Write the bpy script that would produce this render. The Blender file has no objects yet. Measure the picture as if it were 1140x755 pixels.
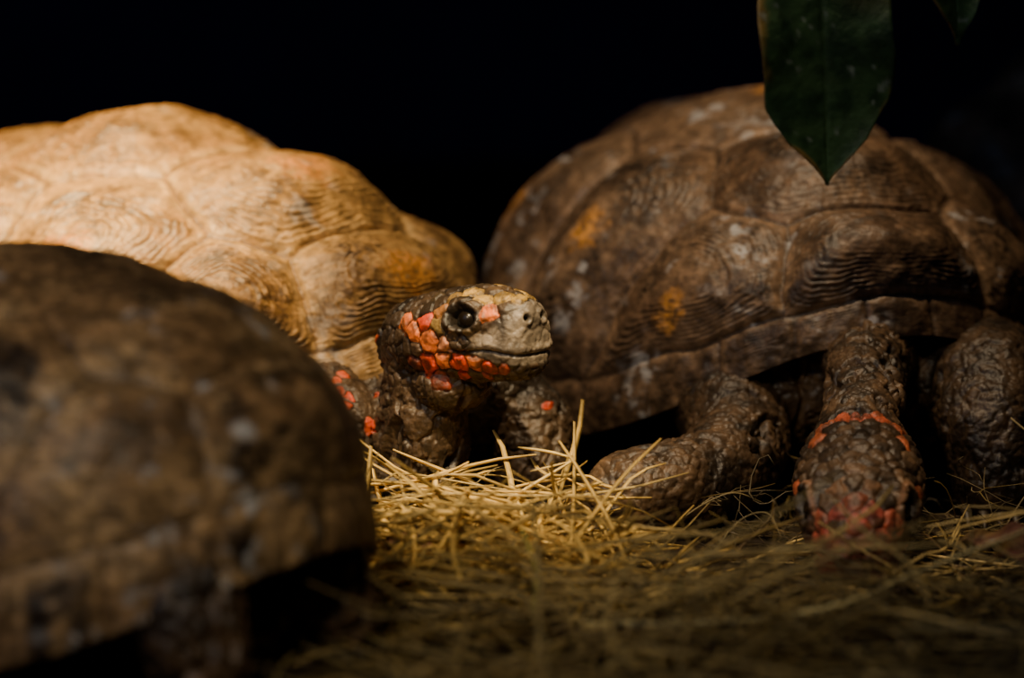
import bpy, math, random
import numpy as np
from mathutils import Vector, Matrix, kdtree
S = 1/30.0            # design unit (3.33 cm) -> metres
rng = np.random.default_rng(7); random.seed(7)

# ------------------------------------------------------------ helpers
def ss(x, a, b):
    t = np.clip((x-a)/(b-a), 0, 1); return t*t*(3-2*t)
def mix(a, b, t):
    a = np.asarray(a, float); b = np.asarray(b, float); t = np.asarray(t)[..., None]
    return a*(1-t)+b*t
def vnoise(P, f, seed=0):
    Q = np.asarray(P)*f + seed*17.31
    i = np.floor(Q).astype(np.int64); fr = Q-i; fr = fr*fr*(3-2*fr)
    def h(ix, iy, iz):
        n = (ix*73856093) ^ (iy*19349663) ^ (iz*83492791) ^ (seed*2654435)
        n = (n ^ (n >> 13))*1274126177 & 0x7fffffff
        n = (n ^ (n >> 11)) & 0xffff
        return n/65535.0
    r = 0
    for dx in (0, 1):
        for dy in (0, 1):
            for dz in (0, 1):
                w = (fr[..., 0] if dx else 1-fr[..., 0])*(fr[..., 1] if dy else 1-fr[..., 1])*(fr[..., 2] if dz else 1-fr[..., 2])
                r = r + w*h(i[..., 0]+dx, i[..., 1]+dy, i[..., 2]+dz)
    return r
def fbm(P, f, seed=0, o=3):
    r = 0; a = .5; tot = 0
    for k in range(o):
        r = r+a*vnoise(P, f*2**k, seed+k); tot += a; a *= .5
    return r/tot

def link(ob): bpy.context.scene.collection.objects.link(ob); return ob
def mesh_obj(name, V, F, mat, col=None, smooth=True, parent=None, scale=S):
    me = bpy.data.meshes.new(name)
    me.from_pydata((np.asarray(V)*scale).tolist(), [], F if isinstance(F, list) else F.tolist())
    if col is not None:
        at = me.color_attributes.new("Col", 'FLOAT_COLOR', 'POINT')
        c = np.ones((len(V), 4)); c[:, :3] = np.clip(col, 0, 1)
        at.data.foreach_set("color", c.ravel())
    if smooth: me.polygons.foreach_set("use_smooth", [True]*len(me.polygons))
    me.update()
    ob = link(bpy.data.objects.new(name, me))
    if mat: me.materials.append(mat)
    if parent:
        ob.parent = parent; ob.matrix_parent_inverse = parent.matrix_world.inverted()
    return ob
def empty(name, x, y, z=0):
    e = link(bpy.data.objects.new(name, None)); e.location = (x*S, y*S, z*S); e.empty_display_size = .03
    e.matrix_world = Matrix.Translation(e.location); return e

def material(name, attr=True, base=(.5, .5, .5), rough=.6, spec=.4, nscale=60, namt=.35, bscale=200, bump=.3, bdist=.0008, coat=0, voro=False):
    m = bpy.data.materials.new(name); m.use_nodes = True
    nt = m.node_tree; N = nt.nodes; L = nt.links; b = N["Principled BSDF"]
    tc = N.new("ShaderNodeTexCoord")
    nz = N.new("ShaderNodeTexNoise"); nz.inputs["Scale"].default_value = nscale; nz.inputs["Detail"].default_value = 6; nz.inputs["Roughness"].default_value = .65
    L.new(tc.outputs["Object"], nz.inputs["Vector"])
    mr = N.new("ShaderNodeMapRange"); mr.inputs[1].default_value = .3; mr.inputs[2].default_value = .7
    mr.inputs[3].default_value = 1-namt; mr.inputs[4].default_value = 1+namt
    L.new(nz.outputs["Fac"], mr.inputs[0])
    mx = N.new("ShaderNodeVectorMath"); mx.operation = 'SCALE'
    if attr:
        a = N.new("ShaderNodeAttribute"); a.attribute_name = "Col"; L.new(a.outputs["Color"], mx.inputs[0])
    else: mx.inputs[0].default_value = base
    L.new(mr.outputs[0], mx.inputs["Scale"]); L.new(mx.outputs[0], b.inputs["Base Color"])
    b.inputs["Roughness"].default_value = rough; b.inputs["Specular IOR Level"].default_value = spec
    b.inputs["Coat Weight"].default_value = coat
    if bump > 0:
        if voro:
            n2 = N.new("ShaderNodeTexVoronoi"); n2.feature = 'DISTANCE_TO_EDGE'; n2.inputs["Scale"].default_value = bscale; o = n2.outputs["Distance"]
        else:
            n2 = N.new("ShaderNodeTexNoise"); n2.inputs["Scale"].default_value = bscale; n2.inputs["Detail"].default_value = 5; o = n2.outputs["Fac"]
        L.new(tc.outputs["Object"], n2.inputs["Vector"])
        bp = N.new("ShaderNodeBump"); bp.inputs["Strength"].default_value = bump; bp.inputs["Distance"].default_value = bdist
        L.new(o, bp.inputs["Height"]); L.new(bp.outputs[0], b.inputs["Normal"])
    return m
M_shell = material("shell_keratin", rough=.47, spec=.4, nscale=130, namt=.34, bscale=330, bump=.6, bdist=.0010)
M_skin = material("reptile_skin", rough=.44, spec=.42, nscale=160, namt=.35, bscale=700, bump=.6, bdist=.0007)
M_eye = material("eye_dark", attr=False, base=(.012, .008, .005), rough=.25, spec=.35, bump=0)
M_claw = material("claw_horn", attr=False, base=(.04, .03, .02), rough=.5)
M_straw = material("straw", rough=.5, spec=.35, nscale=150, namt=.25, bump=0)
M_leaf = material("leaf_green", rough=.5, spec=.35, nscale=90, namt=.4, bscale=300, bump=.5, bdist=.0010)
M_dry = material("dry_leaf", rough=.7, spec=.2, nscale=120, namt=.3, bscale=300, bump=.4)
M_soil = material("soil", attr=False, base=(.022, .015, .009), rough=.95, spec=.1, nscale=45, namt=.6, bscale=160, bump=.9, bdist=.004)
M_wall = material("dark_wall", attr=False, base=(.012, .018, .060), rough=.9, spec=.1, nscale=6, namt=.3, bscale=30, bump=.2)
M_bark = material("bark", attr=False, base=(.06, .04, .025), rough=.85, nscale=80)

# ------------------------------------------------------------ carapace
def carapace(name, cx, cy, hdg, a, b, H, zb, zf, zr, pal, nr, nph, seed, parent, bumpA=.30, kf=2.0, arev=.5, flare=.22, n=2.05, kr=2, seamd=1.0, arr=.09, ringA=1.0, mott=1.0, arset=None, ringthr=.40):
    r = np.linspace(.003, 1, nr)[:, None]*np.ones((1, nph)); ph = (np.arange(nph)/nph*2*np.pi)[None, :]*np.ones((nr, 1))
    p = r*np.cos(ph); q = r*np.sin(ph)
    pq = np.stack([p, q, p*0], -1)
    wp = p+.06*(fbm(pq, 5, seed+1)-.5)+.012*(fbm(pq, 24, seed+41)-.5); wq = q+.06*(fbm(pq, 5, seed+2)-.5)+.012*(fbm(pq, 24, seed+42)-.5)
    A = wp*1.3; B = wq
    seeds = [(x*1.3, 0) for x in (.72, .37, 0, -.37, -.72)]+[(x*1.3, s*.55) for s in (1, -1) for x in (.55, .19, -.19, -.55)]
    seeds = np.array(seeds); rm = .87
    D2 = (A[..., None]-seeds[:, 0])**2+(B[..., None]-seeds[:, 1])**2
    k = D2.argmin(-1); d1 = np.take_along_axis(D2, k[..., None], -1)[..., 0]
    dist = np.linalg.norm(seeds[:, None]-seeds[None], axis=-1)+1e-9
    E = (D2-d1[..., None])/(2*dist[k]); np.put_along_axis(E, k[..., None], 9, -1)
    wr = np.sqrt(wp**2+wq**2)
    er = (rm-wr)*1.1
    e = np.minimum(E.min(-1), er)
    kk = 34.
    es = -np.log(np.exp(-kk*np.clip(E, 0, 3)).sum(-1)+np.exp(-kk*np.clip(er, 0, 3)))/kk
    mg = wr > rm
    ns = 25; off = math.pi/ns
    sec = (ph+off)/(2*np.pi)*ns; si = np.floor(sec).astype(int) % ns; fs = sec-np.floor(sec)
    em = np.minimum(np.minimum(fs, 1-fs)*2*np.pi/ns*1.0, (wr-rm)*1.0)
    t = np.zeros_like(r); ts = np.zeros_like(r)
    for j in range(len(seeds)):
        m = (k == j) & ~mg
        if m.any():
            t[m] = e[m]/max(e[m].max(), 1e-6); ts[m] = np.clip(es[m]/max(es[m].max(), 1e-6), 0, 1)
    t[mg] = np.clip(em[mg]/.12, 0, 1); ts[mg] = t[mg]
    cid = np.where(mg, 20+si, k)
    rnd = np.random.default_rng(seed).random(60)
    ew = np.where(mg, em, e)
    R = np.sin(np.pi/2*r)**(2/n); Z = np.cos(np.pi/2*np.clip(r, 0, 1))**(2/n); Z = np.where(r > .9995, 0, Z)
    R = R+flare*ss(r, .86, 1.0)*(.25+.75*np.cos(ph)**2)*.35
    rim = zb+zf*np.clip(np.cos(ph), 0, 1)**kf+zr*np.clip(-np.cos(ph), 0, 1)**kr
    w = 1+.05*(-np.cos(ph))
    P = np.stack([a*R*np.cos(ph), b*w*R*np.sin(ph), rim+(H-rim)*Z], -1)
    dr = np.gradient(P, axis=0); dp = np.roll(P, -1, 1)-np.roll(P, 1, 1)
    Nn = np.cross(dr, dp); Nn /= np.linalg.norm(Nn, axis=-1, keepdims=True)+1e-12
    if Nn[nr//3, 0, 2] < 0: Nn = -Nn
    Nn[:4] = (0, 0, 1)
    nz = fbm(P, 1.1, seed+5)
    ringn = fbm(P, 2.2, seed+8); rn2 = fbm(P, 7, seed+6)
    ph_r = ts*13+ringn*2.2+rn2*.7+rnd[cid]*3
    ring = np.sin(2*np.pi*ph_r)*.5+.5
    ringw = ss(ts, .02, .10)*(1-ss(ts, .68, .86))*(.22+.78*ss(nz, ringthr, ringthr+.16))*(.40+.60*ss(rn2, .38, .62))
    Ab = np.where(mg, .05, bumpA*(.8+.4*rnd[cid]))
    disp = Ab*(1-(1-ts)**1.15)+np.where(mg, .008, .020)*ringA*ring*ringw - .040*seamd*np.exp(-(ew/.010)**2)*np.where(wr > rm-.03, .5, 1)+.10*(fbm(P, 1.6, seed+9)-.5)+.034*(fbm(P, 7, seed+3)-.5)+.016*(fbm(P, 18, seed+4)-.5)
    P = P+Nn*disp[..., None]
    n1 = fbm(P, .9, seed+11, 4); n2 = fbm(P, 2.6, seed+13, 4); n3 = fbm(P, 9, seed+15, 3); n4 = fbm(P, 1.7, seed+31, 4); n5 = fbm(P, 22, seed+33, 2)
    c = mix(pal['mid'], pal['tan'], ss(n1, .38, .66))
    dk = ss(ts, .1, .5)*(1-ss(ts, .75, .95))*ss(n2+.25*(rnd[cid]-.5), .40, .66)
    c = mix(c, pal['dark'], np.clip(dk*pal.get('dk', .8)+.55*mott*ss(n4, .53, .70), 0, 1))
    c = c*(1-.50*(1-ring)*ringw)[..., None]
    fine = np.sin(2*np.pi*(ts*34+ringn*4+rn2))*.5+.5
    c = c*(1-.16*fine*(~mg))[..., None]
    c = mix(c, np.array(pal['dark'])*1.6, mg*pal.get('mgd', .0)*.8)
    allow = (rnd[cid] < arev) if arset is None else np.isin(cid, list(arset))
    ar = (1-ss(np.sqrt(d1)+.10*(n3-.5), arr*.5, arr*1.2))*allow*(~mg)*ss(n5, .20, .50)
    c = mix(c, pal['areola'], ar*.85)
    c = mix(c, pal['seam'], np.exp(-((ew-.014)/.010)**2)*.55*ss(n4, .30, .5)*np.where(wr > rm-.03, .4, 1))
    c = mix(c, pal['dark'], np.exp(-(ew/.006)**2)*.75)
    c = c*(1+mott*(-.38+.76*ss(n3, .28, .72)))[..., None]*(1+mott*(-.24+.48*ss(n5, .3, .7)))[..., None]
    c = mix(c, np.array(pal['tan'])*1.3, .45*ss(n2, .52, .68)*ss(n5, .42, .68)*(~mg))
    sc = ss(vnoise(P, 3.2, seed+21), .62, .88)*ss(fbm(P, 9, seed+22), .47, .64)*ss(n1, .36, .50)
    c = mix(c, (.46, .45, .44), sc*pal.get('scuff', .6))
    ch, sh = math.cos(hdg), math.sin(hdg)
    W = P.copy(); W[..., 0] = cx+P[..., 0]*ch-P[..., 1]*sh; W[..., 1] = cy+P[..., 0]*sh+P[..., 1]*ch
    i, j = np.meshgrid(np.arange(nr-1), np.arange(nph), indexing='ij'); j2 = (j+1) % nph
    F = np.stack([i*nph+j, (i+1)*nph+j, (i+1)*nph+j2, i*nph+j2], -1).reshape(-1, 4).tolist()
    F.append(list(range(nph)))
    ob = mesh_obj(name, W.reshape(-1, 3), F, M_shell, c.reshape(-1, 3), parent=parent)
    so = ob.modifiers.new("thick", 'SOLIDIFY'); so.thickness = .10*S; so.offset = -1
    return ob

# ------------------------------------------------------------ soft body builder
def catmull(xs, ys, xq):
    return np.array([_cm(xs, ys, x) for x in xq])
def _cm(xs, ys, x):
    i = int(np.clip(np.searchsorted(xs, x)-1, 0, len(xs)-2)); t = (x-xs[i])/(xs[i+1]-xs[i])
    def m(j):
        if j <= 0: return (ys[1]-ys[0])/(xs[1]-xs[0])
        if j >= len(xs)-1: return (ys[-1]-ys[-2])/(xs[-1]-xs[-2])
        return (ys[j+1]-ys[j-1])/(xs[j+1]-xs[j-1])
    h = xs[i+1]-xs[i]
    return (2*t**3-3*t*t+1)*ys[i]+(t**3-2*t*t+t)*h*m(i)+(-2*t**3+3*t*t)*ys[i+1]+(t**3-t*t)*h*m(i+1)
def sphere_vf(c, rad, rot=None, nu=24, nv=14):
    V = []; F = []
    for i in range(1, nv):
        th = math.pi*i/nv
        for j in range(nu):
            f = 2*math.pi*j/nu; V.append((math.sin(th)*math.cos(f), math.sin(th)*math.sin(f), math.cos(th)))
    V.append((0, 0, 1)); V.append((0, 0, -1)); top = len(V)-2; bot = len(V)-1
    for i in range(nv-2):
        for j in range(nu):
            a = i*nu+j; b_ = i*nu+(j+1) % nu; F.append([a, a+nu, b_+nu, b_])
    for j in range(nu):
        F.append([top, j, (j+1) % nu]); F.append([bot, (nv-2)*nu+(j+1) % nu, (nv-2)*nu+j])
    V = np.array(V)*np.array(rad)
    if rot is not None: V = V@np.array(rot).T
    return V+np.array(c), F
def chain_parts(ch):
    out = []
    for (p0, p1) in zip(ch[:-1], ch[1:]):
        p0 = np.array(p0, float); p1 = np.array(p1, float); d = np.linalg.norm(p1[:3]-p0[:3])
        n = max(2, int(d/(.2*min(p0[3], p1[3])))+1)
        for t in np.linspace(0, 1, n):
            q = p0*(1-t)+p1*t; out.append(sphere_vf(q[:3], (q[3],)*3))
    return out
HX = np.array([-.25, .15, .55, .95, 1.25, 1.52, 1.74, 1.88, 1.95])
HT = np.array([.30, .46, .56, .63, .66, .64, .60, .53, .40])
HB = np.array([-.52, -.56, -.54, -.48, -.44, -.41, -.38, -.33, -.25])
HW = np.array([.46, .58, .66, .62, .54, .46, .39, .31, .20])
def head_part(origin, Rm, sc=1.0):
    xs = np.linspace(HX[0], HX[-1], 40); T = catmull(HX, HT, xs); B = catmull(HX, HB, xs); W = catmull(HX, HW, xs)
    nu = 48; V = []; F = []
    for x, t_, b_, w in zip(xs, T, B, W):
        mid = (t_+b_)/2; hh = (t_-b_)/2
        for j in range(nu):
            f = 2*math.pi*j/nu; c, s = math.cos(f), math.sin(f)
            y = w*math.copysign(abs(c)**.86, c); z = mid+hh*math.copysign(abs(s)**.80, s)
            if z > mid: y *= 1-.22*((z-mid)/hh)**2
            V.append((x, y, z))
    for i in range(len(xs)-1):
        for j in range(nu):
            j2 = (j+1) % nu; F.append([i*nu+j, (i+1)*nu+j, (i+1)*nu+j2, i*nu+j2])
    F.append(list(range(nu))); F.append([(len(xs)-1)*nu+j for j in range(nu)][::-1])
    V = np.array(V)*sc
    return V@np.array(Rm).T+np.array(origin), F
def frame(fwd, up=(0, 0, 1)):
    f = Vector(fwd).normalized(); l = Vector(up).cross(f).normalized(); u = f.cross(l)
    return np.array([[f[i], l[i], u[i]] for i in range(3)])
def remesh(parts, voxel, it=10):
    V = []; F = []; o = 0
    for v, f in parts:
        V.append(v); F += [[a+o for a in q] for q in f]; o += len(v)
    V = np.concatenate(V)
    ob = mesh_obj("tmp", V, F, None, scale=1)
    m = ob.modifiers.new("r", 'REMESH'); m.mode = 'VOXEL'; m.voxel_size = voxel
    s = ob.modifiers.new("s", 'SMOOTH'); s.iterations = it; s.factor = .5
    dg = bpy.context.evaluated_depsgraph_get(); dg.update()
    ev = ob.evaluated_get(dg); me = ev.to_mesh()
    n = len(me.vertices); co = np.empty(n*3); me.vertices.foreach_get("co", co); co = co.reshape(-1, 3)
    no = np.empty(n*3); me.vertex_normals.foreach_get("vector", no); no = no.reshape(-1, 3)
    F = [list(p.vertices) for p in me.polygons]
    ev.to_mesh_clear(); bpy.data.objects.remove(ob)
    return co, no, F
def scales(V, radfn, manual=(), cand=30000, seed=1):
    kd = kdtree.KDTree(len(V))
    for i, v in enumerate(V): kd.insert(v, i)
    kd.balance()
    P = []; Rr = []; C = []
    for (pt, rad, col) in manual:
        co, i, d = kd.find(pt)
        P.append(np.array(co)); Rr.append(rad); C.append(col)
    idx = np.random.default_rng(seed).permutation(len(V))[:cand]; rads = radfn(V[idx])
    Pa = np.zeros((20000, 3)); Ra = np.zeros(20000); n = len(P)
    if n: Pa[:n] = P; Ra[:n] = Rr
    nm = n
    for i, rr in zip(idx, rads):
        if n and (np.sum((Pa[:n]-V[i])**2, 1) < np.maximum(Ra[:n], rr)**2).any(): continue
        Pa[n] = V[i]; Ra[n] = rr; n += 1
        if n >= 19999: break
    k2 = kdtree.KDTree(n)
    for i in range(n): k2.insert(Pa[i], i)
    k2.balance()
    ids = np.zeros(len(V), int); e = np.zeros(len(V))
    wob = V+.13*np.stack([fbm(V, 7, 71)-.5, fbm(V, 7, 72)-.5, fbm(V, 7, 73)-.5], -1)
    for i, v in enumerate(wob):
        r2 = k2.find_n(v, 2); ids[i] = r2[0][1]; e[i] = r2[1][2]-r2[0][2]
    return ids, e/Ra[ids], Ra, nm, C, Pa
RED = (.62, .060, .016); ORG = (.78, .18, .035); YEL = (.42, .25, .055); PNK = (.50, .19, .09)
def flesh(name, parent, chains, ellips, head, voxel, pal, patches, seed, radfn=None, redfn=None, cand=30000, amp=1.0, foldfn=None, shade=None):
    origin, Rm, hs = head if head else (None, None, 1)
    parts = []
    for c in chains: parts += chain_parts(c)
    for c, rd, rot in ellips: parts.append(sphere_vf(c, rd, rot, 48, 28))
    if head: parts.append(head_part(origin, Rm, hs))
    V, N, F = remesh(parts, voxel)
    hl = np.zeros(len(V)); Lc = None; man = []
    if head:
        Lc = (V-np.array(origin))@Rm/hs
        hl = ss(Lc[:, 0], -.15, .25)*(np.abs(Lc[:, 1]) < .95)*ss(Lc[:, 2], -.75, -.45)*(Lc[:, 2] < 1)*(Lc[:, 0] < 2.3)
        for (x, y, z, r_, col) in patches:
            for s in ((1, -1) if abs(y) > .02 else (1,)):
                man.append((tuple(np.array(origin)+Rm@np.array([x, y*s, z])*hs), r_*hs, col))
    if radfn is None: radfn = lambda P: np.full(len(P), .13)
    def rf(P):
        r_ = radfn(P)
        if head:
            l = (P-np.array(origin))@Rm/hs
            m = (l[:, 0] > .0) & (np.abs(l[:, 1]) < .95) & (l[:, 2] > -.55) & (l[:, 0] < 2.2) & (l[:, 2] < 1)
            r_ = np.where(m, np.where(l[:, 2] > .05, .12, .09)*hs, r_)
        return r_
    ids, e, Ra, nm, C, Pa = scales(V, rf, man, cand, seed)
    rnd = np.random.default_rng(seed+3).random(len(Ra))
    dome = ss(e, .0, .5)
    disp = amp*(.075+.07*hl)*np.minimum(Ra[ids], .15)*(dome-.6)*1.6+.09*(fbm(V, 1.6, seed+4)-.5)*(1-.7*hl)+.030*(fbm(V, 13, seed+6)-.5)
    fold = np.abs(fbm(V*np.array([1, 1, .45]), 2.0, seed+7)-.5)
    fold2 = np.abs(fbm(V*np.array([1, 1, .8]), 4.2, seed+17)-.5)
    fw = 1.0 if foldfn is None else foldfn(V)
    disp += (1-hl)*fw*(-.10*(1-ss(fold, 0, .06))-.035*(1-ss(fold2, 0, .07)))
    nz = fbm(V, 3, seed+10); nf = fbm(V, 14, seed+12); nb = fbm(V, 1.3, seed+14)
    col = mix(pal['dark'], pal['mid'], ss(nz*.35+nb*.45+rnd[ids]*.2, .32, .66))
    col = col*(1-pal.get('hd', .34)*hl)[:, None]*(1-pal.get('nk', 0)*(1-hl))[:, None]
    if redfn is not None:
        rs = redfn(Pa[:len(Ra)]); m = (rnd < rs)
        col = mix(col, mix(RED, ORG, rnd[ids]), m[ids]*ss(e, .12, .4)*.8)
    beak = np.zeros(len(V))
    if head:
        for j in range(nm):
            m = ids == j
            if not m.any(): continue
            cc = np.array(C[j])*(.75+.4*rnd[j])
            col[m] = mix(col[m], cc, ss(e[m], .02, .09)*(.42+.58*ss(nf[m], .34, .54)))
        x, y, z = Lc.T
        mz = -.03-.02*np.cos((x-1.2)*8)*ss(x, 1.1, 1.3)*(1-ss(x, 1.6, 1.8))-.03*ss(x, 1.7, 1.95)
        beak = hl*ss(x, 1.34, 1.52)*(1-ss(z, .12+.20*ss(x, 1.5, 1.8), .20+.20*ss(x, 1.5, 1.8)))*ss(z, mz-.13, mz-.09)
        beak = np.maximum(beak, hl*ss(x, 1.72, 1.82)*ss(z, mz, mz+.05)*(1-ss(z, .48, .56)))
        disp = disp*(1-.6*beak)
        bc = mix(pal['beak'], np.array(pal['beak'])*.25, ss(fbm(V, 6, seed+19), .36, .56)*(1-.4*ss(x, 1.7, 1.85)))
        col = mix(col, bc, beak*.9)
        inm = hl*ss(x, 1.0, 1.15)
        disp -= .032*np.exp(-((z-mz)/.018)**2)*inm
        disp += .022*inm*np.exp(-((z-mz-.07)/.05)**2)
        col = mix(col, (.012, .008, .006), np.exp(-((z-mz)/.011)**2)*inm*.8)
        for s in (1, -1):
            ec = np.array([1.27, s*.50, .33]); d = np.linalg.norm((Lc-ec)*np.array([.80, 1, 1.38]), axis=1)
            disp += hl*(.060*np.exp(-((d-.190)/.045)**2)-.13*(1-ss(d, .08, .15)))*hs
            disp += hl*.10*np.exp(-np.sum(((Lc-np.array([1.27, s*.43, .51]))/np.array([.28, .13, .07]))**2, 1))
            col = mix(col, (.020, .014, .009), (1-ss(d, .15, .21))*hl)
            col = mix(col, pal.get('lid', np.array(pal['mid'])*.8), np.exp(-((d-.240)/.025)**2)*hl*.6)
            nc = np.array([1.95, s*.12, .36]); dn = np.linalg.norm((Lc-nc)*np.array([.45, 1, 1]), axis=1)
            disp -= hl*.08*(1-ss(dn, .02, .050)); disp += hl*.02*np.exp(-((dn-.07)/.025)**2)
            col = mix(col, (.005, .004, .004), (1-ss(dn, .024, .042))*hl)  # shade inside the nostril pit painted into the skin colour
    crack = (1-ss(e, .0, .12))*(1-beak)
    col = col*(1-(.40+.30*hl)*crack)[:, None]*(.5+1.0*nf)[:, None]
    if shade is not None: col = col*shade(V)[:, None]
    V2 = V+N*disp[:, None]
    ob = mesh_obj(name, V2, F, M_skin, col, parent=parent)
    if head:
        for s, nme in ((1, "eye_left"), (-1, "eye_right")):
            c = np.array(origin)+Rm@np.array([1.27, s*.40, .310])*hs
            v, f = sphere_vf(c, (.130*hs,)*3, None, 32, 20); mesh_obj(nme, v, f, M_eye, parent=parent)
    return ob
def claws(parent, foot, direction, n=5, r=.07, ln=.26, spread=.36):
    f = np.array(foot, float); d = np.array(direction, float); d /= np.linalg.norm(d)
    side = np.cross(d, (0, 0, 1)); side /= np.linalg.norm(side)
    for i in range(n):
        a = (i-(n-1)/2)
        base = f+side*a*spread*.5+d*(.0-.03*a*a); V = []; F = []; nu = 10; K = 7
        for k in range(K):
            t = k/(K-1); c = base+d*ln*t*1.0+np.array([0, 0, -.10*t*t]); rr = r*(1-t)**.7+.004
            for j in range(nu):
                an = 2*math.pi*j/nu; V.append(c+side*rr*math.cos(an)+np.array([0, 0, 1])*rr*.8*math.sin(an))
        for k in range(K-1):
            for j in range(nu): F.append([k*nu+j, k*nu+(j+1) % nu, (k+1)*nu+(j+1) % nu, (k+1)*nu+j])
        F.append(list(range(nu))[::-1]); F.append([(K-1)*nu+j for j in range(nu)])
        mesh_obj("claw_%d" % (i+1), np.array(V), F, M_claw, parent=parent)

def plastron(parent, cx, cy, hdg, a, b, z, seed):
    nr, nph = 30, 120; r = np.linspace(.02, 1, nr)[:, None]*np.ones((1, nph)); ph = (np.arange(nph)/nph*2*np.pi)[None]*np.ones((nr, 1))
    x = a*r*np.cos(ph)*.93; y = b*r*np.sin(ph)*.72; zz = z-.14*(1-r**3)
    ch, sh = math.cos(hdg), math.sin(hdg)
    P = np.stack([cx+x*ch-y*sh, cy+x*sh+y*ch, zz], -1); c = mix((.16, .10, .05), (.05, .03, .02), fbm(P, 1.5, seed))
    i, j = np.meshgrid(np.arange(nr-1), np.arange(nph), indexing='ij'); j2 = (j+1) % nph
    F = np.stack([i*nph+j, i*nph+j2, (i+1)*nph+j2, (i+1)*nph+j], -1).reshape(-1, 4).tolist(); F.append(list(range(nph))[::-1])
    ob = mesh_obj("plastron", P.reshape(-1, 3), F, M_shell, c.reshape(-1, 3), parent=parent)
    so = ob.modifiers.new("t", 'SOLIDIFY'); so.thickness = .12*S; so.offset = 0
def L2W(cx, cy, h, x, y, z): return (cx+x*math.cos(h)-y*math.sin(h), cy+x*math.sin(h)+y*math.cos(h), z)
def rotz(h): return [[math.cos(h), -math.sin(h), 0], [math.sin(h), math.cos(h), 0], [0, 0, 1]]

palT1 = dict(dark=(.09, .043, .013), mid=(.28, .150, .046), tan=(.38, .222, .073), areola=(.50, .20, .038), seam=(.50, .33, .14), dk=.7, scuff=.35)
palT2 = dict(dark=(.034, .020, .011), mid=(.125, .072, .038), tan=(.21, .13, .072), areola=(.60, .27, .055), seam=(.32, .20, .115), dk=.8, scuff=.75, mgd=.6)
palT0 = dict(dark=(.030, .018, .010), mid=(.25, .148, .068), tan=(.40, .26, .125), areola=(.20, .12, .055), seam=(.14, .085, .04), dk=1.0, scuff=1.0)
skin = dict(dark=(.030, .020, .012), mid=(.115, .070, .037), beak=(.27, .215, .16), nk=.25)
skinD = dict(dark=(.026, .017, .010), mid=(.120, .070, .035), beak=(.34, .10, .065), lid=(.34, .17, .09), hd=-.20)

# ------------------------------------------------------------ tortoise with raised head (T1)
h1 = math.radians(-41); c1 = (-4.35, 5.0)
T1 = empty("red_footed_tortoise", *c1)
carapace("carapace", *c1, h1, 4.45, 3.35, 3.88, .55, .92, .4, palT1, 400, 760, 11, T1, bumpA=.31, arev=.6, arr=.085, ringA=1.4, mott=.65, flare=.12, ringthr=.36)
plastron(T1, *c1, h1, 4.2, 3.2, .5, 3)
O1 = np.array([-1.05, .84, 2.19]); R1 = frame((math.cos(math.radians(-46)), math.sin(math.radians(-46)), .03)); HS1 = .97
patch1 = [
 (.36, .58, .26, .22, ORG), (.56, .62, .12, .2, ORG), (.76, .64, .30, .20, RED), (.84, .62, .08, .20, ORG), (.60, .64, -.08, .12, (.07, .04, .022)),
 (1.05, .57, .03, .15, PNK), (.94, .55, .46, .15, (.38, .15, .04)), (.98, .58, .24, .10, (.25, .15, .04)),
 (.53, .62, -.26, .17, (.22, .04, .02)), (.76, .60, -.24, .20, RED), (.98, .57, -.20, .19, ORG), (1.19, .52, -.23, .20, RED), (1.40, .46, -.19, .17, ORG), (1.58, .40, -.24, .18, RED), (1.74, .30, -.26, .12, (.30, .05, .02)),
 (1.55, .40, .44, .18, ORG), (1.42, .34, .62, .13, YEL), (1.20, .28, .66, .15, YEL), (1.62, .18, .62, .13, YEL), (.95, .36, .60, .15, (.22, .13, .04)), (1.78, .12, .58, .10, YEL),
 (1.38, .08, .67, .16, (.10, .06, .03)), (1.0, .10, .66, .17, (.06, .04, .02)), (.65, .3, .58, .16, (.06, .04, .02)), (1.42, .47, .14, .10, (.14, .09, .04)),
 (1.15, .38, -.42, .16, RED), (1.45, .28, -.40, .13, (.3, .05, .03)), (.35, .6, -.1, .13, (.05, .032, .02)), (.90, .50, -.46, .13, (.24, .045, .02))]
def rad1(P): return np.where(P[:, 2] < .9, .09, .050)+np.where((P[:, 0] < -1.5) | (P[:, 0] > -.25), .07, 0)
def red1(P):
    return ((P[:, 0] < -1.5) & (P[:, 1] < 1.2) & (P[:, 2] > 1.15))*.30+((P[:, 0] > -.25) & (P[:, 1] > .9) & (P[:, 2] < 1.6) & (P[:, 2] > 1.0))*.04
e1 = [(L2W(*c1, h1, 0, 0, 1.3), (3.9, 2.8, .8), rotz(h1)), ((-.68, .26, 1.72), (.46, .42, .32), None), ((-.98, .64, 2.18), (.50, .48, .46), None), ((-.4, 1.9, 1.25), (.8, .7, .75), None)]
chains1 = [[(-.98, .64, 2.10, .44), (-.97, .66, 1.55, .50), (-1.02, .80, .95, .58), (-1.4, 1.7, .95, .72), (-2.2, 2.8, 1.2, .75)],
 [(-.96, .52, 1.3, .46), (-.99, .60, .65, .50)],
 [(-2.7, 2.4, 1.3, .6), (-2.1, 1.4, 1.3, .46), (-1.90, .95, 1.12, .42), (-1.87, .70, .44, .42)],
 [(-.9, 2.9, 1.3, .6), (-.1, 2.1, 1.10, .58), (.18, 1.65, .92, .55), (.25, 1.35, .48, .48)]]
flesh("body", T1, chains1, e1, (O1, R1, HS1), .0155, skin, patch1, 21, rad1, red1, 60000, foldfn=lambda V: np.where((V[:, 0] > -1.6) & (V[:, 0] < -.2) & (V[:, 1] < 1.4), 1.25, .35))
claws(T1, (-1.87, .34, .20), (.1, -1, -.15)); claws(T1, (.32, .93, .20), (.3, -1, -.15))

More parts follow.
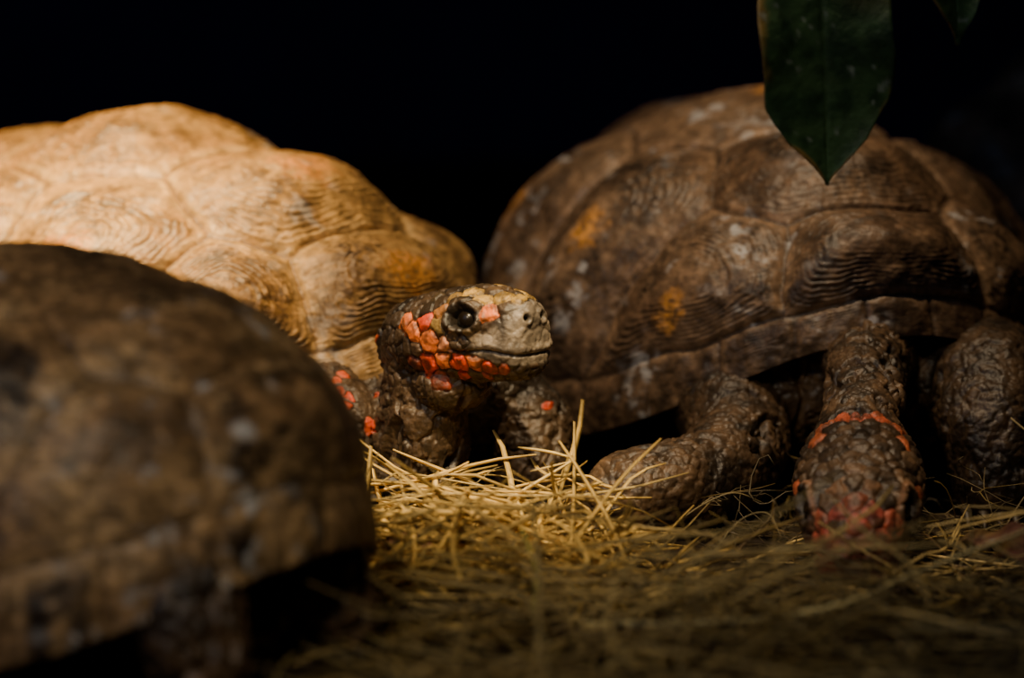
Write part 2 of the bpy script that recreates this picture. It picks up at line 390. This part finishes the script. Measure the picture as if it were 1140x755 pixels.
# ------------------------------------------------------------ grazing tortoise (T2)
h2 = math.radians(-72); c2 = (3.05, 5.8)
T2 = empty("red_footed_tortoise", *c2)
carapace("carapace", *c2, h2, 4.5, 3.35, 4.08, .36, 1.68, .3, palT2, 400, 760, 37, T2, bumpA=.29, kf=2.4, arr=.052, ringA=1.15, flare=.02, mott=.8, arset=(9, 10, 11, 2, 3), ringthr=.38)
plastron(T2, *c2, h2, 4.0, 3.0, .45, 4)
f2 = (-.08, -.85, -.53); R2 = frame(f2); O2 = np.array([3.86, -.58, 1.18])
patch2 = [(1.80, .0, .58, .2, (.42, .085, .06)), (1.60, .2, .62, .18, (.32, .07, .05)), (1.80, .27, .35, .18, (.46, .085, .055)), (1.6, .42, .2, .18, (.36, .075, .045)),
 (1.28, .20, .66, .17, (.17, .09, .045)), (1.50, .0, .66, .17, (.22, .07, .04)), (.30, .50, .42, .17, (.42, .11, .045)), (.9, .62, .2, .16, (.34, .08, .035)), (1.35, .5, -.1, .18, (.42, .07, .035)),
 (.0, .0, .40, .14, (.24, .06, .035)), (.0, .20, .38, .16, (.42, .09, .04)), (.03, .40, .32, .16, (.44, .11, .045)), (1.0, 0, .66, .2, (.13, .075, .04)), (.6, .0, .6, .2, (.10, .06, .032)), (1.55, .40, .45, .14, (.34, .08, .045))]
def rad2(P): return np.where((P[:, 0] < 2.6) | (P[:, 0] > 4.9), .10, .065)
e2 = [(L2W(*c2, h2, 0, 0, 1.25), (3.8, 2.7, .8), rotz(h2)), ((3.2, 2.5, 1.35), (1.2, .8, .85), None), ((4.8, 2.5, 1.3), (1.1, .8, .8), None)]
chains2 = [[(3.84, -.50, 1.16, .50), (3.93, .1, 1.42, .46), (4.03, 1.1, 1.72, .47), (4.1, 2.2, 1.75, .60), (4.1, 3.0, 1.6, .8)],
 [(2.5, 2.8, 1.25, .75), (2.6, 1.4, .82, .60), (2.35, .65, .60, .54), (1.80, .15, .54, .54), (1.32, -.03, .50, .50), (1.12, -.10, .40, .40)],
 [(5.4, 2.8, 1.4, .75), (5.5, 1.7, 1.36, .70), (5.45, 1.1, 1.06, .62), (5.5, .85, .50, .52)]]
flesh("body", T2, chains2, e2, (O2, R2, 1.10), .020, skinD, patch2, 41, rad2, None, 60000, foldfn=lambda V: np.where((V[:, 0] > 2.7) & (V[:, 0] < 4.9), .9, .3),
      shade=lambda V: np.where(V[:, 0] > 4.75, .6, 1.0)*np.where((V[:, 1] > 1.0) & (V[:, 0] < 3.3), .6, 1.0))  # shade on the forelegs under the shell, put into the skin colour
claws(T2, (.84, -.30, .2), (-1, -.5, -.15), spread=.32); claws(T2, (5.5, .44, .18), (0, -1, -.15))

# ------------------------------------------------------------ foreground tortoise (T0)
h0 = math.radians(146); c0 = (-5.05, -4.7)
T0 = empty("red_footed_tortoise", *c0)
carapace("carapace", *c0, h0, 3.80, 3.05, 3.92, .15, 1.5, 1.15, palT0, 240, 460, 55, T0, bumpA=.12, arev=0, flare=.04, n=2.45, kr=2.2, seamd=.4)
plastron(T0, *c0, h0, 3.5, 2.7, .42, 5)
lw = lambda x, y, z, r: (*L2W(*c0, h0, x, y, z), r)
Rh = frame((math.cos(h0), math.sin(h0), .05)); Oh = np.array(L2W(*c0, h0, 4.2, 0, 1.6))
chains0 = [[lw(3, 0, 1.4, .8), lw(4.2, 0, 1.6, .5)], [lw(-2.0, 1.2, 1.2, .7), lw(-3.1, 1.3, .9, .66), lw(-3.35, 1.35, .45, .55)], [lw(-2.0, -1.3, 1.2, .7), lw(-3.05, -.8, .9, .66), lw(-3.3, -.8, .45, .52)],
 [lw(2.4, 1.5, 1.3, .7), lw(3.2, 2.2, .9, .5), lw(3.3, 2.2, .4, .42)], [lw(2.4, -1.5, 1.3, .7), lw(3.2, -2.2, .9, .5), lw(3.3, -2.2, .4, .42)],
 [lw(-3.0, .2, .9, .3), lw(-3.5, .25, .7, .14)]]
flesh("body", T0, chains0, [(L2W(*c0, h0, 0, 0, 1.25), (3.2, 2.3, .8), rotz(h0))], (Oh, Rh, 1.0), .04, skinD, [], 61, lambda P: np.full(len(P), .15), lambda P: np.full(len(P), .0), 12000)
for (x, y, d) in ((-3.7, 1.35, -1), (-3.65, -.8, -1), (3.6, 2.2, 1), (3.6, -2.2, 1)):
    q = L2W(*c0, h0, x, y, .2); claws(T0, q, (d*math.cos(h0), d*math.sin(h0), -.15), n=4)

# ------------------------------------------------------------ dim tortoise at the back right
h3 = math.radians(-150); c3 = (9.4, 13.0)
T3 = empty("red_footed_tortoise", *c3)
carapace("carapace", *c3, h3, 4.3, 3.2, 4.3, .7, 1.2, .3, palT2, 150, 300, 77, T3)
plastron(T3, *c3, h3, 4.1, 3.2, .6, 6)
l3 = lambda x, y, z, r: (*L2W(*c3, h3, x, y, z), r)
R3 = frame((math.cos(h3), math.sin(h3), -.1)); O3 = np.array(L2W(*c3, h3, 4.6, 0, 1.5))
flesh("body", T3, [[l3(3, 0, 1.4, .8), l3(4.6, 0, 1.5, .5)]]+[[l3(sx*2.4, sy*1.5, 1.3, .7), l3(sx*3.1, sy*2.1, .9, .5), l3(sx*3.2, sy*2.1, .4, .42)] for sx in (1, -1) for sy in (1, -1)],
      [(L2W(*c3, h3, 0, 0, 1.35), (3.6, 2.6, .8), rotz(h3))], (O3, R3, 1.0), .05, skinD, [], 81, lambda P: np.full(len(P), .2), None, 8000)

# ------------------------------------------------------------ ground
def gz(x, y): 
    P = np.stack([np.asarray(x, float), np.asarray(y, float), np.zeros_like(np.asarray(x, float))], -1)
    return .22*(fbm(P, .55, 91)-.5)+.10*(fbm(P, 2.2, 92)-.5)-.02
n = 240; xs = np.linspace(-45, 45, n); ys = np.linspace(-58, 30, n); X, Y = np.meshgrid(xs, ys)
V = np.stack([X, Y, gz(X, Y)], -1).reshape(-1, 3); i, j = np.meshgrid(np.arange(n-1), np.arange(n-1), indexing='ij')
F = np.stack([i*n+j, i*n+j+1, (i+1)*n+j+1, (i+1)*n+j], -1).reshape(-1, 4)
mesh_obj("ground", V, F, M_soil)
V = [(-45, 30, -1), (45, 30, -1), (45, 30, 45), (-45, 30, 45), (-45, 31, -1), (45, 31, -1), (45, 31, 45), (-45, 31, 45)]
mesh_obj("wall_back", V, [[0, 1, 2, 3], [7, 6, 5, 4], [0, 4, 5, 1], [1, 5, 6, 2], [2, 6, 7, 3], [3, 7, 4, 0]], M_wall, smooth=False)

# ------------------------------------------------------------ straw
def strands(paths, widths, cols):
    V = []; F = []; C = []; o = 0
    for P, w, c in zip(paths, widths, cols):
        K = len(P); T = np.gradient(P, axis=0); T /= np.linalg.norm(T, axis=1, keepdims=True)+1e-9
        a = np.cross(T, (0.12, .2, 1)); a /= np.linalg.norm(a, axis=1, keepdims=True)+1e-9; b = np.cross(T, a)
        tp = np.sin(np.linspace(.25, math.pi-.12, K))**.4
        for k in range(3):
            an = 2*math.pi*k/3+1.1
            V.append(P+a*(w*tp*math.cos(an))[:, None]+b*(w*.6*tp*math.sin(an))[:, None]); C.append(np.tile(c, (K, 1)))
        for k in range(3):
            k2 = (k+1) % 3
            for i in range(K-1): F.append([o+k*K+i, o+k*K+i+1, o+k2*K+i+1, o+k2*K+i])
        F.append([o, o+K, o+2*K]); F.append([o+K-1, o+3*K-1, o+2*K-1])
        o += 3*K
    return np.concatenate(V), F, np.concatenate(C)
paths = []; wd = []; cl = []
straw_cols = [(.55, .37, .10), (.42, .28, .08), (.62, .44, .14), (.25, .16, .055), (.12, .08, .04), (.28, .22, .08), (.14, .09, .04)]
feet = [(-1.88, .7, .5), (.25, 1.35, .55), (1.4, .0, .75), (5.5, .85, .65), (3.85, -.9, .85), (3.76, -1.85, .72), (3.7, -2.55, .5), (-.95, .7, .6), (2.3, .65, .65)]
def add_random(N, x0, x1, y0, y1, lmin, lmax, w0, w1, zmax, curl, lift, cw=None, dens=.0, dim=1.0):
    for _ in range(N):
        x = rng.uniform(x0, x1); y = rng.uniform(y0, y1)
        if dens > 0 and fbm(np.array([[x, y, 0.]]), .8, 123)[0]+rng.normal(0, .05) < dens: continue
        if x < -1.6 and y < -1.5 and y > -9 and rng.random() < .7: continue
        L = rng.uniform(lmin, lmax); th = rng.uniform(0, math.pi*2); K = 7; cu = rng.normal(0, curl)
        s = np.linspace(-.5, .5, K); ang = th+cu*s*2
        dx = np.cumsum(np.cos(ang))*L/K; dy = np.cumsum(np.sin(ang))*L/K; dx -= dx.mean(); dy -= dy.mean()
        px, py = x+dx, y+dy
        tilt = rng.normal(0, lift)
        z = gz(px, py)+rng.random()**2.0*zmax+.03+s*tilt*L+rng.normal(0, .06)*np.sin(s*6)
        z = np.maximum(z, gz(px, py)+.015)
        bad = False
        for (fx, fy, fr) in feet:
            if ((px-fx)**2+(py-fy)**2 < fr*fr).any() and z.max() > .15: bad = True; break
        if bad: continue
        paths.append(np.stack([px, py, z], -1)); wd.append(rng.uniform(w0, w1))
        c = np.array(straw_cols[rng.integers(len(straw_cols))]) if cw is None else np.array(cw)
        cl.append(c*rng.uniform(.35, 1.25)*dim)  # dim puts weaker light on the bedding into the strand colour
add_random(900, -3, 7.5, -9, 1.6, .8, 3.4, .016, .036, .50, .50, .12, dens=.47, dim=.75)
add_random(1000, -3, 8, -9, 1.5, .5, 2.0, .007, .016, .70, 1.2, .30, dens=.46, dim=.75)
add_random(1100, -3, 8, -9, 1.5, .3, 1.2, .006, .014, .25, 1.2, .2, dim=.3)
add_random(1000, .5, 7.5, -6, .3, .3, 1.6, .007, .014, .85, 1.8, .45, (.22, .17, .085), dens=.46)
add_random(400, -1.7, 1.3, -3.4, .0, 1.1, 3.2, .022, .050, .85, .25, .24, (.76, .51, .15))  # paler strands paint the pool of light on the bedding into the colour
add_random(360, -1.5, 7.5, -9.0, -.5, 2.0, 5.0, .018, .038, .95, .5, .18, (.60, .44, .17))
add_random(1200, -14, 14, -14, 12, 1, 3, .015, .03, .12, .5, .02)
def curve_path(pts, K=24):
    pts = np.array(pts, float); t = np.linspace(0, len(pts)-1, K); tt = np.arange(len(pts))
    return np.stack([catmull(tt, pts[:, k], t) for k in range(3)], -1)
def add(pts, w, c, K=24): paths.append(curve_path(pts, K)); wd.append(w); cl.append(np.array(c))
Y_ = (.85, .62, .22)
add([(-.85, -1.5, .15), (-.1, -1.3, .66), (.70, -1.0, 1.10)], .044, Y_, 10)
add([(.70, -1.0, 1.10), (.4, -.8, 1.14), (.07, -.6, 1.15)], .034, Y_, 8)
add([(.69, -1.0, 1.08), (.45, -1.0, 1.02), (.2, -1.0, .96)], .022, Y_, 8)
add([(-1.5, -.6, .55), (-.8, -1.2, .52), (.0, -1.7, .40), (.9, -2.0, .25)], .040, Y_, 14)
add([(-1.4, -.2, .45), (-.6, -.5, .60), (.3, -.9, .45)], .034, Y_, 12)
add([(-1.3, -1.0, .70), (-.5, -1.0, .50), (.4, -1.5, .35)], .030, Y_, 12)
add([(-.2, -2.3, .15), (.1, -1.6, .55), (.0, -1.1, .75)], .024, Y_, 12)
add([(.7, -6.0, .40), (2.2, -6.0, .42), (3.3, -5.6, .50), (4.3, -4.8, .72), (5.8, -4.0, 1.1)], .060, (.88, .74, .36), 30)
add([(.2, -4.6, .1), (.25, -4.6, .6), (.1, -4.6, 1.1)], .045, (.65, .58, .14), 10)
add([(-.6, -.6, .1), (-.55, -.6, .55), (-.25, -.5, .85), (-.1, -.4, .9)], .014, (.25, .2, .1))
add([(1.7, -.80, .1), (1.9, -.80, .40), (2.4, -.75, .66), (2.8, -.5, .50)], .018, (.26, .20, .09))
add([(2.2, -1.6, .2), (2.5, -1.4, .5), (2.8, -1.3, .55), (2.95, -1.4, .3)], .015, (.35, .28, .13))
add([(4.8, -2.6, .25), (5.2, -1.6, .45), (5.9, -.9, .35)], .018, (.35, .28, .13))
add([(1.8, -5.0, .1), (1.7, -5.0, .5), (2.0, -5.1, .9)], .02, (.35, .33, .13), 10)
V, F, C = strands(paths, wd, cl)
mesh_obj("straw_bedding", V, F, M_straw, C)

# ------------------------------------------------------------ leaves
def leaf_mesh(base, tip, width, side, curl, fold, pal, seed, nu=80, nv=41):
    base = np.array(base, float); tip = np.array(tip, float); ax = tip-base; L = np.linalg.norm(ax); ax /= L
    side = np.array(side, float); side -= ax*side.dot(ax); side /= np.linalg.norm(side); nrm = np.cross(ax, side)
    u = np.linspace(0, 1, nu)[:, None]; v = np.linspace(-1, 1, nv)[None]
    wprof = np.interp(u[:, 0], [0, .05, .2, .4, .6, .74, .86, .93, .97, 1], [.03, .25, .72, .96, 1.0, .90, .58, .26, .10, .01])[:, None]*width/2
    U = u+0*v; Vv = v+0*u
    wav = .06*np.sin(U*17+seed)*np.abs(Vv)**2
    P = base+ax*(U*L)[..., None]+side*(Vv*wprof*(1+.035*np.sin(U*19+Vv)))[..., None]+nrm*(curl*np.sin(U*math.pi)*.5+fold*np.abs(Vv)**1.3*wprof+wav)[..., None]
    vein = np.exp(-(Vv/.03)**2)+.35*np.exp(-((((U*13-np.abs(Vv)*1.6) % 1)-.5)/.06)**2)*(np.abs(Vv) > .04)
    P = P-nrm*(.02*vein)[..., None]
    n_ = fbm(P, 1.7, seed, 4); n6 = fbm(P, 6, seed+9, 3)
    c = mix(pal[0], pal[1], ss(n_*.5+n6*.5, .38, .62)); c = mix(c, pal[2], vein*.25)
    ed = ss(np.abs(Vv)+1.2*(n_-.5), 1.0, 1.15); c = mix(c, pal[3], ed*.8)
    br_ = ss(.5-U, 0, .3)*ss(Vv, .1, .6); c = mix(c, (.17, .11, .03), br_*.7)
    sp = ss(vnoise(P, 13, seed+2), .78, .92)*ss(n_, .42, .55); c = mix(c, (.22, .27, .24), sp*.6)
    i, j = np.meshgrid(np.arange(nu-1), np.arange(nv-1), indexing='ij')
    F = np.stack([i*nv+j, i*nv+j+1, (i+1)*nv+j+1, (i+1)*nv+j], -1).reshape(-1, 4).tolist()
    return P.reshape(-1, 3), F, c.reshape(-1, 3)
br = empty("leafy_branch", 3.6, -1, 8.0)
gp = [(.011, .032, .013), (.034, .076, .030), (.05, .10, .045), (.18, .11, .03)]
for k, (b_, t_, w_, s_, cu, fo) in enumerate([((3.22, -1.0, 7.6), (3.42, -1.1, 4.16), 1.54, (1, .25, 0), .3, .18), ((4.45, -1.0, 7.9), (4.83, -1.2, 5.70), .72, (1, .5, .1), .2, .2), ((2.3, -.9, 8.4), (1.6, -1.2, 7.0), 1.2, (1, .4, .6), .2, .2), ((5.6, -.7, 8.6), (6.6, -1.0, 7.2), 1.3, (1, .4, .9), .2, .2)]):
    v, f, c = leaf_mesh(b_, t_, w_, s_, cu, fo, gp, 5+k)
    ob = mesh_obj("leaf_%d" % (k+1), v, f, M_leaf, c, parent=br); so = ob.modifiers.new("t", 'SOLIDIFY'); so.thickness = .02*S
tw = [curve_path([(9.5, 30.2, 14), (8, 15, 11.5), (6, 3, 9.3), (4.2, -.4, 8.3), (2.2, -.9, 8.35)], 40), curve_path([(3.6, -.6, 8.25), (3.3, -.95, 7.95), (3.22, -1.0, 7.55)], 8), curve_path([(4.5, -.2, 8.4), (4.45, -.9, 8.1), (4.45, -1.0, 7.85)], 8), curve_path([(5.4, 1, 8.9), (5.5, -.3, 8.8), (5.6, -.7, 8.6)], 8)]
for k, P in enumerate(tw):
    v, f, c = strands([P], [.13 if k == 0 else .045], [(.1, .07, .04)]); mesh_obj("twig_%d" % (k+1), v, f, M_bark, parent=br)
for k, (b_, t_, w_, s_) in enumerate([((4.8, -2.4, .46), (5.9, -2.9, .46), .5, (.2, 1, .3)), ((5.1, -3.2, .46), (6.2, -2.5, .56), .45, (-.3, 1, .6)), ((-1.3, -1.4, .35), (-.9, -2.6, .4), .4, (1, .2, .4))]):
    v, f, c = leaf_mesh(b_, t_, w_, s_, .1, .3, [(.12, .045, .03), (.20, .09, .06), (.24, .12, .08), (.08, .035, .015)], 50+k, 30, 15)
    ob = mesh_obj("dry_leaf", v, f, M_dry, c); so = ob.modifiers.new("t", 'SOLIDIFY'); so.thickness = .015*S

# ------------------------------------------------------------ lights
def spot(name, loc, tgt, energy, col, radius_at, blend, size):
    d = bpy.data.lights.new(name, 'SPOT'); d.energy = energy; d.color = col; d.shadow_soft_size = size; d.spot_blend = blend
    o = link(bpy.data.objects.new(name, d)); l = Vector(loc)*S; t = Vector(tgt)*S; o.location = l
    o.rotation_euler = (t-l).to_track_quat('-Z', 'Y').to_euler(); d.spot_size = 2*math.atan(radius_at/(Vector(tgt)-Vector(loc)).length); return o
spot("sun_shaft_lamp", (-20, -8, 46), (-5.8, 3.0, 3.6), 600, (1, .68, .31), 4.1, 1.0, .025)
spot("head_lamp", (2, -24, 46), (-.35, -.8, 1.4), 250, (1, .76, .42), 2.4, .9, .03)
spot("overhead_fill", (-4, -1, 50), (1.6, 2.4, 2.5), 80, (1, .76, .48), 7.6, 1.0, .05)  # added soft fill from above, no actual fixture
spot("snout_fill", (0, -20, 50), (3.8, -1.0, .9), 52, (1, .74, .48), 1.9, 1.0, .04)  # added spot that brightens the grazing tortoise's face
spot("low_fill", (-10, -36, 34), (-1.8, -3, 1), 33, (1, .82, .56), 10, 1.0, .08)  # added fill from low in front for the foreground shell and legs
a = bpy.data.lights.new("blue_fill", 'AREA'); a.energy = 2.4; a.color = (.36, .56, 1); a.size = 1.0  # added weak bluish fill light, no actual window
o = link(bpy.data.objects.new("blue_fill", a)); o.location = Vector((-28, -30, 30))*S; o.rotation_euler = (Vector((0, 0, 2))*S-o.location).to_track_quat('-Z', 'Y').to_euler()
w = bpy.data.worlds.new("world"); bpy.context.scene.world = w; w.use_nodes = True
w.node_tree.nodes["Background"].inputs[0].default_value = (.35, .5, 1, 1); w.node_tree.nodes["Background"].inputs[1].default_value = .006

# ------------------------------------------------------------ camera
cam = bpy.data.cameras.new("camera"); co = link(bpy.data.objects.new("camera", cam)); bpy.context.scene.camera = co
th = math.radians(10); D = 60
co.location = Vector((0, -D*math.cos(th), 2.26+D*math.sin(th)))*S; co.rotation_euler = (math.radians(80), 0, 0)
cam.lens = 36*D/11.4; cam.sensor_width = 36; cam.clip_start = .05; cam.clip_end = 50
cam.dof.use_dof = True; cam.dof.focus_distance = 59.9*S; cam.dof.aperture_fstop = 4.8
